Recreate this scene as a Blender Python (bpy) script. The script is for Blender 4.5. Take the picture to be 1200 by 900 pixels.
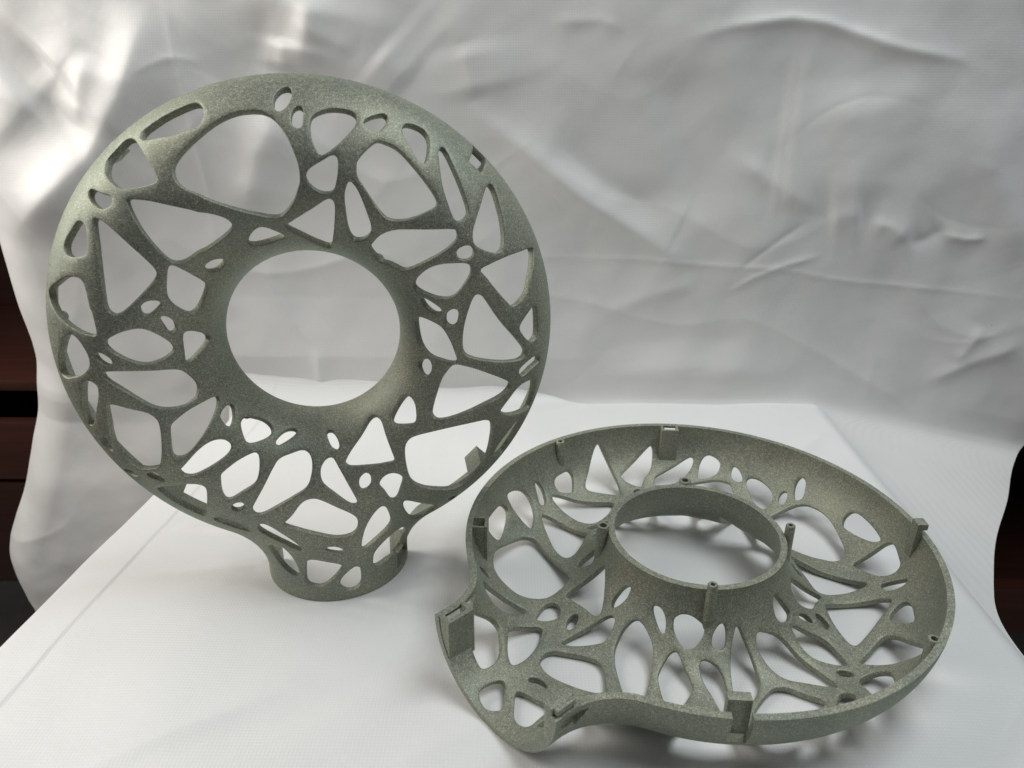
import bpy, bmesh, math, random
import numpy as np
from mathutils import Matrix, Vector
from mathutils.geometry import delaunay_2d_cdt

for o in list(bpy.data.objects): bpy.data.objects.remove(o)
S = bpy.context.scene
COL = S.collection

# ---------------------------------------------------------------- camera, world, lamps, exposure
cam_d = bpy.data.cameras.new('camera'); cam = bpy.data.objects.new('camera', cam_d); COL.objects.link(cam)
CM = [[0.999986, -0.00531, 0.0], [0.002248, 0.423435, -0.905924], [0.00481, 0.905911, 0.423441]]
cam.matrix_world = Matrix([CM[0]+[0.0], CM[1]+[0.0], CM[2]+[0.34573], [0,0,0,1]])
cam_d.sensor_width = 36.0; cam_d.lens = 26.980; cam_d.clip_start = 0.01; cam_d.clip_end = 50
cam_d.dof.use_dof = True; cam_d.dof.focus_distance = 0.50; cam_d.dof.aperture_fstop = 13.0
S.camera = cam

world = bpy.data.worlds.new('World'); S.world = world; world.use_nodes = True
bgn = world.node_tree.nodes['Background']; bgn.inputs['Color'].default_value = (0.90, 0.92, 0.95, 1); bgn.inputs['Strength'].default_value = 0.08

def area_lamp(name, loc, target, sx, sy, power, color):
    d = bpy.data.lights.new(name, 'AREA'); d.shape = 'RECTANGLE'; d.size = sx; d.size_y = sy; d.energy = power; d.color = color
    o = bpy.data.objects.new(name, d); COL.objects.link(o); o.location = loc
    o.rotation_euler = (Vector(target)-Vector(loc)).to_track_quat('-Z', 'Y').to_euler()
    return o
area_lamp('window_light', (-0.86, 0.50, 0.60), (-0.12, 0.46, 0.03), 0.55, 0.8, 6.0, (1.0, 0.95, 0.88))
area_lamp('ceiling_light', (0.50, 0.36, 1.15), (0.05, 0.36, 0.0), 0.75, 0.55, 6.2, (0.92, 0.985, 1.0))

vs = S.view_settings; vs.view_transform = 'Standard'; vs.look = 'None'; vs.exposure = 0.46; vs.gamma = 1.0; vs.use_curve_mapping = False
S.render.engine = 'CYCLES'

# ---------------------------------------------------------------- materials
def nodes(name):
    m = bpy.data.materials.new(name); m.use_nodes = True
    nt = m.node_tree; return m, nt, nt.nodes['Principled BSDF']
def add(nt, t, **kw):
    n = nt.nodes.new(t)
    for k, v in kw.items(): setattr(n, k, v)
    return n
def ramp(nt, src, stops):
    r = add(nt, 'ShaderNodeValToRGB'); el = r.color_ramp.elements
    while len(el) < len(stops): el.new(0.5)
    for e, (p, c) in zip(el, stops): e.position = p; e.color = (*c, 1)
    nt.links.new(src, r.inputs['Fac']); return r.outputs['Color']
def noise(nt, vec, scale, detail=2.0, rough=0.5):
    n = add(nt, 'ShaderNodeTexNoise'); n.inputs['Scale'].default_value = scale; n.inputs['Detail'].default_value = detail; n.inputs['Roughness'].default_value = rough
    nt.links.new(vec, n.inputs['Vector']); return n.outputs['Fac']
def mixc(nt, fac, a, b, mode='MIX'):
    m = add(nt, 'ShaderNodeMix', data_type='RGBA', blend_type=mode)
    for sock, v in ((m.inputs['Factor'], fac), (m.inputs['A'], a), (m.inputs['B'], b)):
        if isinstance(v, (int, float)): sock.default_value = v
        elif isinstance(v, tuple): sock.default_value = (*v, 1)
        else: nt.links.new(v, sock)
    return m.outputs['Result']

def mat_print():
    m, nt, p = nodes('sintered_pewter_plastic')
    tc = add(nt, 'ShaderNodeTexCoord').outputs['Object']
    fine = noise(nt, tc, 2000.0, 1.5, 0.6)
    mid = noise(nt, tc, 620.0, 1.0, 0.5)
    big = noise(nt, tc, 28.0, 3.0, 0.55)
    c1 = ramp(nt, fine, [(0.28, (0.178, 0.182, 0.150)), (0.50, (0.280, 0.283, 0.236)), (0.62, (0.375, 0.375, 0.320)), (0.74, (0.78, 0.78, 0.69))])
    c2 = ramp(nt, mid, [(0.35, (0.82, 0.82, 0.82)), (0.65, (1.12, 1.12, 1.10))])
    c3 = ramp(nt, big, [(0.3, (0.84, 0.87, 0.86)), (0.7, (1.12, 1.09, 1.02))])
    c = mixc(nt, 1.0, c1, c2, 'MULTIPLY'); c = mixc(nt, 1.0, c, c3, 'MULTIPLY')
    nt.links.new(c, p.inputs['Base Color'])
    p.inputs['Metallic'].default_value = 0.45
    p.inputs['Specular Tint'].default_value = (0.70, 1.0, 0.90, 1)
    p.inputs['Roughness'].default_value = 0.50
    rr = ramp(nt, mid, [(0.3, (0.47,)*3), (0.7, (0.65,)*3)]); nt.links.new(rr, p.inputs['Roughness'])
    b = add(nt, 'ShaderNodeBump'); b.inputs['Strength'].default_value = 0.35; b.inputs['Distance'].default_value = 0.0004
    nt.links.new(fine, b.inputs['Height']); nt.links.new(b.outputs['Normal'], p.inputs['Normal'])
    return m

def mat_cloth(name, col, weave=1400.0, axes=(0, 2)):
    m, nt, p = nodes(name)
    tc = add(nt, 'ShaderNodeTexCoord').outputs['Object']
    sep = add(nt, 'ShaderNodeSeparateXYZ'); nt.links.new(tc, sep.inputs[0])
    waves = []
    for ax in axes:
        mu = add(nt, 'ShaderNodeMath', operation='MULTIPLY'); nt.links.new(sep.outputs[ax], mu.inputs[0]); mu.inputs[1].default_value = weave*2
        si = add(nt, 'ShaderNodeMath', operation='SINE'); nt.links.new(mu.outputs[0], si.inputs[0]); waves.append(si.outputs[0])
    ad = add(nt, 'ShaderNodeMath', operation='ADD'); nt.links.new(waves[0], ad.inputs[0]); nt.links.new(waves[1], ad.inputs[1])
    n1 = noise(nt, tc, 900.0, 2.0); n2 = noise(nt, tc, 9.0, 3.0); n3 = noise(nt, tc, 60.0, 3.0)
    c = ramp(nt, n2, [(0.3, tuple(v*0.965 for v in col)), (0.7, col)])
    c = mixc(nt, 0.10, c, ramp(nt, n1, [(0.3, (0.6,)*3), (0.7, (0.9,)*3)]))
    vo = add(nt, 'ShaderNodeTexVoronoi'); vo.inputs['Scale'].default_value = 11.0; nt.links.new(tc, vo.inputs['Vector'])
    c = mixc(nt, ramp(nt, vo.outputs['Distance'], [(0.008, (0.55,)*3), (0.016, (0.0,)*3)]), c, (0.25, 0.22, 0.19))     # a few specks of lint
    wv = ramp(nt, ad.outputs[0], [(0.0, (0.93,)*3), (1.0, (1.0,)*3)]); c = mixc(nt, ramp(nt, n2, [(0.42, (0.1,)*3), (0.62, (1.0,)*3)]), c, mixc(nt, 1.0, c, wv, 'MULTIPLY'))
    nt.links.new(c, p.inputs['Base Color'])
    p.inputs['Roughness'].default_value = 0.43
    p.inputs['Sheen Weight'].default_value = 0.10; p.inputs['Sheen Roughness'].default_value = 0.4
    p.inputs['Specular IOR Level'].default_value = 0.65
    b = add(nt, 'ShaderNodeBump'); b.inputs['Strength'].default_value = 0.05; b.inputs['Distance'].default_value = 0.0003
    nt.links.new(ad.outputs[0], b.inputs['Height'])
    b2 = add(nt, 'ShaderNodeBump'); b2.inputs['Strength'].default_value = 0.15; b2.inputs['Distance'].default_value = 0.002
    nt.links.new(n3, b2.inputs['Height']); nt.links.new(b.outputs['Normal'], b2.inputs['Normal'])
    nt.links.new(b2.outputs['Normal'], p.inputs['Normal'])
    return m

def mat_wood(name, c0, c1, rough=0.4):
    m, nt, p = nodes(name)
    tc = add(nt, 'ShaderNodeTexCoord').outputs['Object']
    mp = add(nt, 'ShaderNodeMapping'); mp.inputs['Scale'].default_value = (2.0, 30.0, 30.0); nt.links.new(tc, mp.inputs['Vector'])
    n = noise(nt, mp.outputs['Vector'], 3.0, 5.0, 0.6)
    nt.links.new(ramp(nt, n, [(0.3, c0), (0.7, c1)]), p.inputs['Base Color']); p.inputs['Roughness'].default_value = rough
    return m

def mat_plain(name, c0, c1, scale, rough=0.6):
    m, nt, p = nodes(name)
    tc = add(nt, 'ShaderNodeTexCoord').outputs['Object']
    nt.links.new(ramp(nt, noise(nt, tc, scale, 4.0), [(0.3, c0), (0.7, c1)]), p.inputs['Base Color']); p.inputs['Roughness'].default_value = rough
    return m

M_PRINT = mat_print()
M_BACK = mat_cloth('white_satin_backdrop', (0.76, 0.755, 0.745), 1500.0, (0, 2))
M_TABLE = mat_cloth('white_satin_table', (0.78, 0.778, 0.775), 1500.0, (0, 1))
M_WOOD = mat_wood('dark_red_wood', (0.020, 0.0065, 0.004), (0.042, 0.014, 0.009))
M_WOOD2 = mat_wood('red_wood_rail', (0.040, 0.012, 0.008), (0.064, 0.020, 0.013))
M_FLOOR = mat_plain('grey_floor_tile', (0.20, 0.19, 0.165), (0.28, 0.265, 0.235), 12.0)

# ---------------------------------------------------------------- mesh helpers
def obj(name, verts, faces, mat, parent=None, smooth=None):
    me = bpy.data.meshes.new(name); me.from_pydata([tuple(v) for v in verts], [], [tuple(f) for f in faces]); me.update()
    me.materials.append(mat)
    if smooth is not None:
        me.polygons.foreach_set('use_smooth', [True]*len(me.polygons)); me.set_sharp_from_angle(angle=math.radians(smooth))
    o = bpy.data.objects.new(name, me); COL.objects.link(o)
    if parent: o.parent = parent
    return o
def bm_obj(name, bm, mat, parent=None, smooth=None):
    bmesh.ops.recalc_face_normals(bm, faces=bm.faces)
    me = bpy.data.meshes.new(name); bm.to_mesh(me); bm.free(); me.materials.append(mat)
    if smooth is not None:
        me.polygons.foreach_set('use_smooth', [True]*len(me.polygons)); me.set_sharp_from_angle(angle=math.radians(smooth))
    o = bpy.data.objects.new(name, me); COL.objects.link(o)
    if parent: o.parent = parent
    return o
def tag(o, label, cat, group=None):
    o['label'] = label; o['category'] = cat
    if group: o['group'] = group
    return o

# ---------------------------------------------------------------- the setting
def lowfreq(x, y, seed, n=10, lo=4.0, hi=22.0):
    rs = np.random.RandomState(seed); h = np.zeros_like(x)
    for i in range(n):
        k = rs.uniform(lo, hi); a = rs.uniform(0, 2*np.pi); p = rs.uniform(0, 6.28)
        h += np.sin(k*(x*np.cos(a)+y*np.sin(a))+p+0.6*np.sin(0.7*k*(x*np.sin(a)-y*np.cos(a))+p*2))/(k/lo)
    return h/n

FOLDS = [
(0.022, 0.026, 'r', [(-0.287, 0.375), (-0.311, 0.331), (-0.33, 0.291), (-0.367, 0.241), (-0.419, 0.2), (-0.472, 0.16)]),
(-0.014, 0.022, 'r', [(-0.325, 0.375), (-0.373, 0.316), (-0.401, 0.282), (-0.473, 0.226)]),
(0.014, 0.02, 'r', [(-0.33, 0.375), (-0.357, 0.335), (-0.387, 0.306), (-0.432, 0.267), (-0.478, 0.237)]),
(-0.009, 0.03, 'r', [(-0.388, 0.324), (-0.425, 0.29)]),
(0.006, 0.012, 'r', [(-0.352, 0.324), (-0.367, 0.291), (-0.377, 0.263)]),
(0.0022, 0.004, 'c', [(-0.286, 0.375), (-0.284, 0.344), (-0.283, 0.32), (-0.28, 0.3), (-0.278, 0.256), (-0.275, 0.204), (-0.272, 0.149)]),
(0.0018, 0.004, 'c', [(-0.32, 0.305), (-0.302, 0.314), (-0.286, 0.319), (-0.259, 0.314)]),
(0.01, 0.018, 'r', [(-0.163, 0.376), (-0.172, 0.338), (-0.182, 0.309)]),
(0.01, 0.02, 'r', [(-0.195, 0.292), (-0.227, 0.242), (-0.245, 0.181)]),
(-0.007, 0.022, 'r', [(-0.196, 0.37), (-0.216, 0.325), (-0.26, 0.27)]),
(0.005, 0.01, 'r', [(-0.191, 0.338), (-0.196, 0.311)]),
(0.003, 0.008, 'r', [(-0.184, 0.351), (-0.158, 0.337), (-0.13, 0.324)]),
(0.0085, 0.013, 'r', [(-0.06, 0.296), (-0.016, 0.265), (0.029, 0.233), (0.084, 0.196), (0.143, 0.154), (0.199, 0.144)]),
(-0.005, 0.014, 'r', [(0.029, 0.258), (0.091, 0.218), (0.156, 0.182)]),
(0.0011, 0.0022, 'c', [(-0.033, 0.151), (0.031, 0.15), (0.151, 0.146), (0.2, 0.143), (0.248, 0.139), (0.298, 0.131), (0.398, 0.118), (0.515, 0.106)]),
(0.0042, 0.006, 'r', [(0.134, 0.333), (0.182, 0.346), (0.23, 0.352), (0.259, 0.35), (0.295, 0.342), (0.333, 0.332), (0.378, 0.323), (0.407, 0.31)]),
(0.0026, 0.006, 's', [(0.246, 0.35), (0.241, 0.304), (0.238, 0.255), (0.239, 0.207), (0.239, 0.16)]),
(-0.0016, 0.003, 'c', [(0.207, 0.135), (0.226, 0.152), (0.248, 0.168), (0.271, 0.184)]),
(0.002, 0.003, 'c', [(0.2, 0.113), (0.225, 0.131), (0.252, 0.142), (0.29, 0.153)]),
(0.0035, 0.01, 'r', [(0.082, 0.095), (0.13, 0.111), (0.162, 0.122), (0.178, 0.137)]),
(0.0035, 0.011, 'r', [(0.187, 0.247), (0.22, 0.226), (0.245, 0.209), (0.29, 0.186)]),
(0.004, 0.012, 'r', [(0.284, 0.186), (0.319, 0.192)]),
(0.0032, 0.006, 'r', [(0.323, 0.184), (0.344, 0.178), (0.362, 0.163)]),
(-0.0035, 0.007, 'r', [(0.362, 0.161), (0.382, 0.166), (0.397, 0.178)]),
(0.003, 0.004, 'r', [(0.391, 0.171), (0.414, 0.166), (0.438, 0.167)]),
(0.004, 0.014, 'r', [(0.077, 0.028), (0.17, 0.036), (0.281, 0.035)]),
(-0.003, 0.018, 'r', [(0.067, 0.056), (0.167, 0.066), (0.268, 0.062)]),
(0.004, 0.01, 'r', [(0.412, 0.021), (0.449, 0.045), (0.501, 0.068)]),
(0.003, 0.008, 'r', [(0.436, 0.044), (0.455, 0.085)]),
(0.005, 0.02, 'r', [(0.42, 0.301), (0.428, 0.231), (0.474, 0.137)]),
(0.006, 0.03, 'r', [(0.287, 0.314), (0.308, 0.245), (0.304, 0.184)]),
(-0.005, 0.03, 'r', [(0.12, 0.327), (0.148, 0.258), (0.18, 0.176)]),
(0.004, 0.02, 'r', [(-0.072, 0.352), (-0.03, 0.326), (-0.001, 0.279)]),
(0.002, 0.004, 'c', [(-0.234, 0.149), (-0.225, 0.112), (-0.208, 0.077), (-0.192, 0.059)]),
(0.003, 0.005, 'r', [(-0.19, 0.064), (-0.197, -0.021)]),
(0.004, 0.02, 'r', [(-0.116, 0.326), (-0.089, 0.299)]),
(0.004, 0.012, 'r', [(-0.044, 0.332), (-0.034, 0.286)]),
(0.002, 0.006, 'r', [(0.027, 0.349), (0.069, 0.351), (0.094, 0.341)])]
def fold_height(x, z):
    h = np.zeros_like(x)
    x = x+0.010*lowfreq(x, z, 21, 8, 18, 60); z = z+0.010*lowfreq(x, z, 22, 8, 18, 60)
    wv = 1.15+0.9*lowfreq(x, z, 23, 8, 12, 50)
    for amp, w0, kind, pl in FOLDS:
        w = w0*np.clip(wv, 0.7, 1.8)
        P = np.array(pl); lens = np.hypot(*(P[1:]-P[:-1]).T); tot = lens.sum(); acc = 0
        best = np.full(x.shape, 9.0); tt = np.zeros_like(x); sg = np.zeros_like(x)
        for i in range(len(P)-1):
            d = P[i+1]-P[i]; L = lens[i]
            u = np.clip(((x-P[i,0])*d[0]+(z-P[i,1])*d[1])/L**2, 0, 1)
            dx = x-(P[i,0]+u*d[0]); dz = z-(P[i,1]+u*d[1]); dist = np.hypot(dx, dz)
            m = dist < best; best = np.where(m, dist, best); tt = np.where(m, (acc+u*L)/tot, tt)
            sg = np.where(m, np.sign(d[0]*dz-d[1]*dx), sg); acc += L
        taper = np.clip(np.minimum(tt, 1-tt)*3.2+0.02, 0, 1); taper = taper*taper*(3-2*taper)
        if kind == 'r': h += amp*(1.15 if pl[0][0] < -0.2 else 1.0)*taper*(0.62/(1+(best/w)**2)**1.5+0.38*np.exp(-(best/(2.6*w))**2))*np.where(sg > 0, 1.0, np.exp(-0.25*best/w))
        elif kind == 'c': h += amp*taper*np.exp(-best/w0)
        else: h += amp*taper*sg*np.exp(-(best/(4*w)))*(1-np.exp(-(best/w)**2))
    return h

YB = 0.70
def build_backdrop():
    nu, nw = 520, 440
    w = np.linspace(-0.42, 0.50, nw)
    wi = np.array([-0.42,-0.33,-0.288,-0.244,-0.202,-0.129,-0.024,0.05,0.155,0.50])
    xi = np.array([-0.570,-0.576,-0.584,-0.589,-0.583,-0.548,-0.504,-0.493,-0.495,-0.52])
    xmin = np.interp(w, wi, xi)
    k = np.ones(25)/25; xmin = np.convolve(np.pad(xmin, 12, mode='edge'), k, 'valid')+0.0012*np.sin(w*40)
    xmax = np.interp(w, [-0.42,-0.291,-0.272,-0.225,-0.169,-0.102,0.0,0.06,0.5], [0.320,0.330,0.338,0.366,0.406,0.454,0.528,0.57,0.62])
    xmax = np.convolve(np.pad(xmax, 12, mode='edge'), np.ones(25)/25, 'valid')+0.0012*np.sin(w*45)
    u = np.linspace(0, 1, nu)
    X = xmin[:,None]*(1-u)+xmax[:,None]*u
    # path of each column: down the wall, then turning forward (right half) or hanging on (left half)
    alpha = np.clip((X+0.12)/0.22, 0, 1); alpha = alpha*alpha*(3-2*alpha)      # 1 = lies forward, 0 = hangs
    turn = 1/(1+np.exp(w/0.006))[:,None]
    ang = turn*alpha*(math.pi/2)                                             # 0 = vertical, pi/2 = forward
    dw = w[1]-w[0]
    i0 = np.argmin(np.abs(w-0.03))
    Y = np.zeros_like(X); Z = np.zeros_like(X)
    cy = np.cumsum(-np.sin(ang)*dw, 0); cz = np.cumsum(np.cos(ang)*dw, 0)
    Y = YB - (cy[i0][None,:]-cy)*-1*-1
    Y = YB + (cy - cy[i0][None,:])*-1
    Z = 0.03 + (cz - cz[i0][None,:])
    s = np.clip(X-0.300, 0, None)
    Z = Z - 0.23*s*np.clip(1.2-w[:,None]*2, 0, 1.2)/1.2 - 0.004*np.clip(-w[:,None]*20, 0, 1)*alpha
    mid = (w[:,None] > 0)*1.0
    f = fold_height(X, np.where(w[:,None]>0, Z, w[:,None]+0*Z))
    W2 = w[:,None]+0*X
    f += 0.021*lowfreq(X, W2, 3, 9, 9, 34) + 0.0075*lowfreq(X, W2, 5, 18, 40, 130) + 0.0007*lowfreq(X, W2, 6, 18, 130, 320)
    rs = np.random.RandomState(41); fine = np.zeros_like(X)
    for k in range(70):                                            # short crisp creases all over the sheet
        cx = rs.uniform(-0.5, 0.58); cz = rs.uniform(0.0, 0.46); an = rs.uniform(0, math.pi); ln = rs.uniform(0.015, 0.06); am = rs.uniform(-0.0006, 0.0008); wd = rs.uniform(0.003, 0.009)
        cu = rs.uniform(-6, 6); a_ = (X-cx)*math.cos(an)+(W2-cz)*math.sin(an); b_ = -(X-cx)*math.sin(an)+(W2-cz)*math.cos(an)+cu*a_*a_
        fine += am*np.exp(-np.abs(b_)/wd-(a_/ln)**2)
    f += fine
    rid = 1-np.abs(np.clip(2.2*lowfreq(X+0.3*W2, W2, 8, 7, 14, 40), -1, 1)); f += 0.0022*rid**6*np.clip(0.5+2.5*lowfreq(X, W2, 9, 6, 8, 20), 0, 1)
    damp = np.clip(np.abs(w[:,None])/0.03, 0.15, 1)
    low = np.where(w[:,None] < 0, 0.35*alpha+(1-alpha), 1.0)
    f = f*damp*low
    f += 0.007*np.clip(1-np.abs(w[:,None]-0.05)/0.06, 0, 1)*np.clip((0.12-X)/0.1, 0, 1)*np.clip((X+0.30)/0.05, 0, 1)
    # the left edge curls back, softly waving
    e = np.clip((0.05-(X-xmin[:,None]))/0.05, 0, 1)
    Yc = 0.030*e*e
    Y = Y - f*np.cos(ang) + Yc; Z = Z + f*np.sin(ang)*0.6
    V = np.stack([X, Y, Z], -1).reshape(-1, 3)
    idx = np.arange(nu*nw).reshape(nw, nu)
    F = np.stack([idx[:-1,:-1], idx[:-1,1:], idx[1:,1:], idx[1:,:-1]], -1).reshape(-1, 4)
    o = obj('backdrop_cloth', V.tolist(), F.tolist(), M_BACK, None, 180)
    tag(o, 'crumpled white satin backdrop hanging behind both openwork rings', 'cloth')
    return o

TABLE_FOLDS = [(-0.275,0.480,-0.120,0.468,0.0022,0.006), (-0.13,0.30,0.03,0.42,-0.0018,0.020), (-0.06,0.27,0.05,0.34,0.0016,0.014), (0.02,0.24,0.16,0.29,0.0014,0.010),
               (0.21,0.30,0.29,0.36,0.0020,0.012), (0.24,0.27,0.30,0.33,-0.0018,0.010), (-0.01,0.50,0.05,0.62,0.0016,0.012), (-0.24,0.25,-0.12,0.33,0.0012,0.012), (0.22,0.56,0.30,0.64,0.0016,0.010)]
def build_table_cloth():
    xs = np.concatenate([np.linspace(-0.330, -0.255, 90), np.linspace(-0.2535, 0.300, 300), np.linspace(0.301, 0.316, 22)])
    ys = np.linspace(0.10, 0.84, 410)
    XX, YY = np.meshgrid(xs, ys)
    # table edges are very slightly askew
    skew = 0.128*(YY-0.36)*np.clip((0.1-XX)/0.3, 0, 1)
    X = XX + skew
    rip = np.abs(lowfreq(XX, YY, 12, 9, 12, 40))
    Z = 0.0060*lowfreq(XX, YY, 11, 10, 8, 30) + 0.0062*lowfreq(XX, YY, 17, 14, 30, 90) + 0.0007*lowfreq(XX, YY, 19, 16, 90, 220)
    for (ax, ay, bx, by, am, wd) in TABLE_FOLDS:
        L2 = (bx-ax)**2+(by-ay)**2; u = np.clip(((XX-ax)*(bx-ax)+(YY-ay)*(by-ay))/L2, 0, 1)
        dd = np.hypot(XX-ax-u*(bx-ax), YY-ay-u*(by-ay)); Z += 2.0*am*np.sin(math.pi*np.clip(u, 0.02, 0.98))*np.exp(-(dd/wd)**1.4)
    Z -= 0.0034*np.exp(-(((XX+0.105)/0.13)**2+((YY-0.45)/0.15)**2))
    # the right hand ring presses the cloth flat
    r = np.hypot(XX-0.120, YY-0.413); flat = np.exp(-(np.clip(r-0.13, 0, None)/0.05)**2); Z = Z*(1-flat) - (0.0006+0.0030*rip)*flat
    r2 = np.hypot(XX+0.105, YY-0.43); fl2 = np.exp(-(np.clip(r2-0.055, 0, None)/0.03)**2); Z = Z*(1-fl2) - 0.0029*fl2
    # folded hem along the left side: a band lying on top, 30 mm wide
    hem = 1/(1+np.exp((XX+0.2795)/0.0005)); Z += 0.0007*hem
    # roll off at left, right and back
    Z -= 0.9*np.clip(-0.3095-XX, 0, None)**1.6*30
    Z -= np.clip(XX-0.303, 0, None)**2*32
    # at the back the cloth sweeps up into the backdrop, widely on the left and tightly on the right
    t = np.clip((0.10-XX)/0.16, 0, 1); rho = 0.008+0.040*t*t*(3-2*t)+0.010*lowfreq(XX, YY*0, 33, 6, 10, 40); y0 = YB+0.003-rho+0.012*lowfreq(XX, YY*0, 34, 6, 15, 60)*t
    ph = np.clip((YY-y0)/rho, 0, None); up = np.clip(ph-math.pi/2, 0, None)*rho; ph = np.minimum(ph, math.pi/2)
    Z = np.where(YY > y0, Z*np.cos(ph)+rho*(1-np.cos(ph))+np.minimum(up, 0.006), Z)
    YY = np.where(YY > y0, y0+rho*np.sin(ph), YY)
    nx, ny = len(xs), len(ys)
    V = np.stack([X, YY, Z], -1).reshape(-1, 3)
    idx = np.arange(nx*ny).reshape(ny, nx)
    F = np.stack([idx[:-1,:-1], idx[:-1,1:], idx[1:,1:], idx[1:,:-1]], -1).reshape(-1, 4).tolist()
    V = V.tolist(); n0 = len(V)
    # left side hangs down from the edge
    base = n0
    for q, (dx, dz) in enumerate(((-0.002,-0.03), (-0.001,-0.10), (-0.003,-0.22))):
        for i in range(ny):
            v = V[idx[i,0]]; V.append((v[0]+dx+0.004*math.sin(i*0.06+q), v[1], v[2]+dz))
    prev = [int(idx[i,0]) for i in range(ny)]
    for q in range(3):
        cur = [base+q*ny+i for i in range(ny)]
        for i in range(ny-1): F.append((prev[i], prev[i+1], cur[i+1], cur[i]))
        prev = cur
    o = obj('table_cloth', V, F, M_TABLE, None, 180)
    tag(o, 'smooth white satin cloth with folded hem covering the table top', 'tablecloth')
    return o

def box_bm(bm, x0, x1, y0, y1, z0, z1, bev=0.0):
    r = bmesh.ops.create_cube(bm, size=1.0)
    for v in r['verts']:
        v.co = Vector(((x0+x1)/2+v.co.x*(x1-x0), (y0+y1)/2+v.co.y*(y1-y0), (z0+z1)/2+v.co.z*(z1-z0)))
    if bev:
        ed = list({e for v in r['verts'] for e in v.link_edges})
        bmesh.ops.bevel(bm, geom=ed, offset=bev, segments=2, affect='EDGES', profile=0.6)

def box_obj(name, dims, mat, parent=None, bev=0.003):
    bm = bmesh.new(); box_bm(bm, *dims, bev); return bm_obj(name, bm, mat, parent, 35)

def build_room():
    fl = obj('floor', [(-3,-1,-0.75),(3,-1,-0.75),(3,4,-0.75),(-3,4,-0.75)], [(0,1,2,3)], M_FLOOR); fl['kind'] = 'structure'
    # dark wooden cabinet behind the left edge of the backdrop
    e = bpy.data.objects.new('wooden_cabinet', None); COL.objects.link(e); e.location = (-1.05, 1.12, -0.75)
    tag(e, 'dark red-brown wooden cabinet behind the left edge of the backdrop', 'cabinet')
    for nm, d, m in (('back_panel', (-0.42,0.45,0.20,0.22,0.27,1.30), M_WOOD), ('side_panel', (0.451,0.475,-0.13,0.22,0.0,1.30), M_WOOD),
                     ('side_panel', (-0.445,-0.421,-0.13,0.22,0.0,1.30), M_WOOD), ('shelf', (-0.42,0.45,-0.125,0.199,0.615,0.632), M_WOOD2),
                     ('drawer_front', (-0.415,0.445,-0.140,-0.122,0.475,0.572), M_WOOD2), ('drawer_front', (-0.415,0.445,-0.140,-0.122,0.285,0.468), M_WOOD),
                     ('bottom_board', (-0.42,0.45,-0.115,0.199,0.262,0.282), M_WOOD)):
        box_obj(nm, d, m, e)
    e2 = bpy.data.objects.new('wooden_rack', None); COL.objects.link(e2); e2.location = (1.20, 1.00, -0.75)
    tag(e2, 'dark open wooden rack with a red-brown rail beyond the right edge of the cloth', 'rack')
    for nm, d, m in (('back_panel', (-0.70,0.55,0.36,0.38,0.20,1.30), M_WOOD), ('rail', (-0.70,0.55,-0.02,0.012,0.185,0.275), M_WOOD2),
                     ('side_panel', (-0.724,-0.701,-0.05,0.38,0.0,1.30), M_WOOD), ('side_panel', (0.551,0.575,-0.05,0.38,0.0,1.30), M_WOOD),
                     ('shelf', (-0.70,0.55,0.013,0.359,0.235,0.255), M_WOOD), ('shelf', (-0.70,0.55,0.013,0.359,0.60,0.62), M_WOOD)):
        box_obj(nm, d, m, e2)

build_backdrop(); build_table_cloth(); build_room()

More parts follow.
